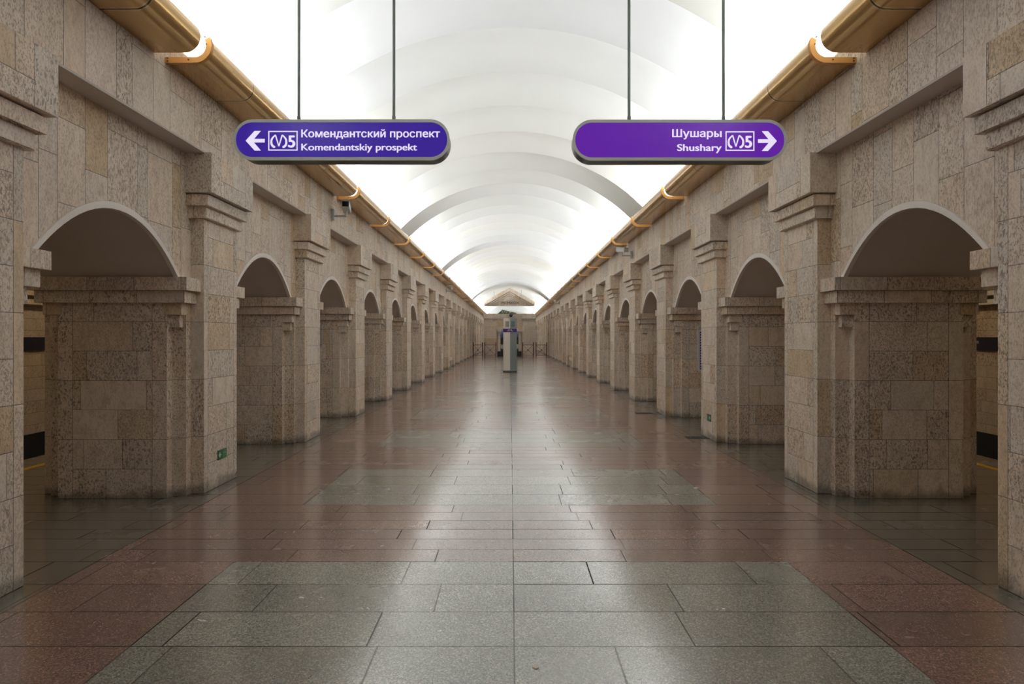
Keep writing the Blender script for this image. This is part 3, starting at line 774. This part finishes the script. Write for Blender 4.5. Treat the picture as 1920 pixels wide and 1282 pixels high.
# ------------------------------------------------------------------ far end: portal, pediment, barriers
CX = -.1; PY = 50.0
t = thing('stone_portal', 'stone portal with two pilasters and an arched opening at the far end', 'portal', (CX, PY, 0))
hw, ow, zt = 2.14, .76, 3.545
mb = MB()
A = [(-ow + 2*ow*k/16, 2.25 + .45*(1 - (2*k/16 - 1)**2)) for k in range(17)]
for y in (.26, 1.2):
    for x0, x1 in ((-hw, -ow), (ow, hw)): mb.quad((x0, y, 0), (x1, y, 0), (x1, y, zt), (x0, y, zt))
    mb.strip([(x, y, z) for x, z in A], [(x, y, zt) for x, z in A])
mb.strip([(x, .26, z) for x, z in A], [(x, 1.2, z) for x, z in A])
for x in (-hw, -ow, ow, hw):
    zz = zt if abs(x) == hw else 2.25
    mb.quad((x, .26, 0), (x, 1.2, 0), (x, 1.2, zz), (x, .26, zz))
mb.quad((-hw, .26, zt), (hw, .26, zt), (hw, 1.2, zt), (-hw, 1.2, zt)); mb.build('portal_wall', M['end'], t)
for sg in (-1, 1):
    mb = MB(); mb.box(sg*1.06, sg*hw, -.06, .27, 0, 2.95); mb.build('pilaster', M['end'], t)
    mb = MB(); mb.box(sg*1.02, sg*(hw + .04), -.16, .27, 3.14, zt + .01); mb.box(sg*1.04, sg*(hw + .02), -.12, .27, 3.04, 3.11); mb.box(sg*1.05, sg*(hw + .01), -.09, .27, 2.93, 3.01); mb.build('capital', M['cap'], t)
    mb = MB(); mb.box(sg*.70, sg*1.03, -.08, .5, 2.08, 2.24); mb.box(sg*.74, sg*1.03, -.04, .5, 1.98, 2.06); mb.build('impost', M['cap'], t)
    mb = MB(); mb.box(sg*.78, sg*1.0, .12, .28, 0, 1.98); mb.build('jamb', M['end'], t)
B2 = [(x*.94, z - .06) for x, z in A]
mb = MB(); mb.strip([(x, .24, z) for x, z in A], [(x, .24, z) for x, z in B2]); mb.strip([(x, .24, z) for x, z in B2], [(x, .5, z) for x, z in B2]); mb.build('arch_trim', M['trim'], t)
mb = MB(); mb.box(-1.0, 1.0, -.02, .3, 0, .42); mb.build('parapet', M['iron'], t)
t2 = MB(); t2.box(CX - .8, CX + .8, PY + 1.6, PY + 1.68, 0, 2.9)
tag(t2.build('mosaic_panel', M['mosaic_b']), 'blue, white and black panel seen through the far arched opening', 'mosaic')
mb = MB(); zz = 3.55
mb.prism([(CX - 1.05, zz), (CX - .85, zz + .16), (CX - .62, zz + .38), (CX - .3, zz + .30), (CX - .05, zz + .24), (CX + .3, zz + .17), (CX + .55, zz + .12), (CX + .6, zz)], PY + .5, PY + .62, 'y')
tag(mb.build('green_relief', M['mosaic_g'], bevel=.02), 'dark green relief with pale flecks on top of the far portal', 'sculpture')
t = thing('camera_cluster', 'dark round camera cluster at the top centre of the far portal', 'camera', (CX + .12, PY - .05, 3.45))
mb = MB(); mb.sphere((0, -.05, -.02), .15); mb.build('dome', M['black'], t, smooth=True)
mb = MB(); mb.box(-.22, -.02, -.12, .1, .06, .18); mb.box(.05, .26, -.1, .1, .02, .1); mb.build('housing', M['darksteel'], t, bevel=.01)
mb = MB(); mb.sphere((.2, -.14, -.02), .05); mb.sphere((-.16, -.14, .08), .04); mb.build('lamp', M['white'], t, smooth=True)

t = thing('pediment', 'triangular stone pediment hung on wires under the far vault', 'pediment', (CX, PY, 0))
def chev(x0, z0, x1, z1, dz): return None
hwP, zb, ze, za = 2.1, 4.23, 4.556, 5.74
mb = MB(); mb.prism([(-hwP + .1, zb), (hwP - .1, zb), (0, za - .12)], .05, .6, 'y'); mb.build('tympanum', M['cap'], t)
sl_ = (za - ze)/hwP
def rake(off0, off1, y0, name):
    for sg in (-1, 1):
        m = MB(); f0 = lambda x: za - sl_*abs(x) - off0; f1 = lambda x: za - sl_*abs(x) - off1
        xe0 = hwP if off0 == 0 else (za - off0 - zb)/sl_
        xe1 = (za - off1 - zb)/sl_
        pts = [(0, f0(0)), (sg*xe0, f0(xe0))] + ([(sg*hwP, zb)] if off0 == 0 else []) + [(sg*xe1, zb), (0, f1(0))]
        m.prism(pts, y0, .3, 'y'); m.build(name, M['cap'], t)
rake(0, .33, -.25, 'raking_cornice'); rake(.35, .48, -.14, 'raking_band'); rake(.5, .62, -.05, 'raking_band')
for X in (-1.3, 0, 1.0):
    mb = MB(); zt_ = 1.6 + math.sqrt((R + .1)**2 - X*X); z_ = za - sl_*abs(X) - .02
    mb.tube((X, .25, z_), (X, .25, zt_), .009, 8); mb.build('hanging_wire', M['darksteel'], t)
text('MCMXCIX', 'lettering', M['letters'], t, -.66, .82, 4.37, 4.58, .04, .008)

def barrier(label, x0, x1, Y):
    t = thing('crowd_barrier', label, 'barrier', ((x0 + x1)/2, Y, 0)); h = (x1 - x0)/2
    for sg in (-1, 1):
        mb = MB(); mb.box(sg*h - .035, sg*h + .035, -.035, .035, 0, 1.12); mb.sphere((sg*h, 0, 1.14), .045); mb.build('post', M['rail'], t)
    mb = MB()
    for z in (.14, .98): mb.box(-h, h, -.016, .016, z - .018, z + .018)
    mb.build('rail', M['rail'], t)
    mb = MB(); mb.tube((-h, 0, .14), (h, 0, .98), .012, 8); mb.tube((-h, 0, .98), (h, 0, .14), .012, 8); mb.sphere((0, 0, .56), .05); mb.build('cross_brace', M['rail'], t)
k_ = 48.7/1123
for lab, a, b in (('brown metal barrier beside the left row of piers', 887.5, 904.5), ('brown metal barrier before the left pilaster of the portal', 909, 929.5),
                  ('brown metal barrier before the right pilaster of the portal', 980, 1000), ('brown metal barrier beside the right row of piers', 1005, 1025)):
    barrier(lab, (a - 957.5)*k_, (b - 957.5)*k_, 48.7)
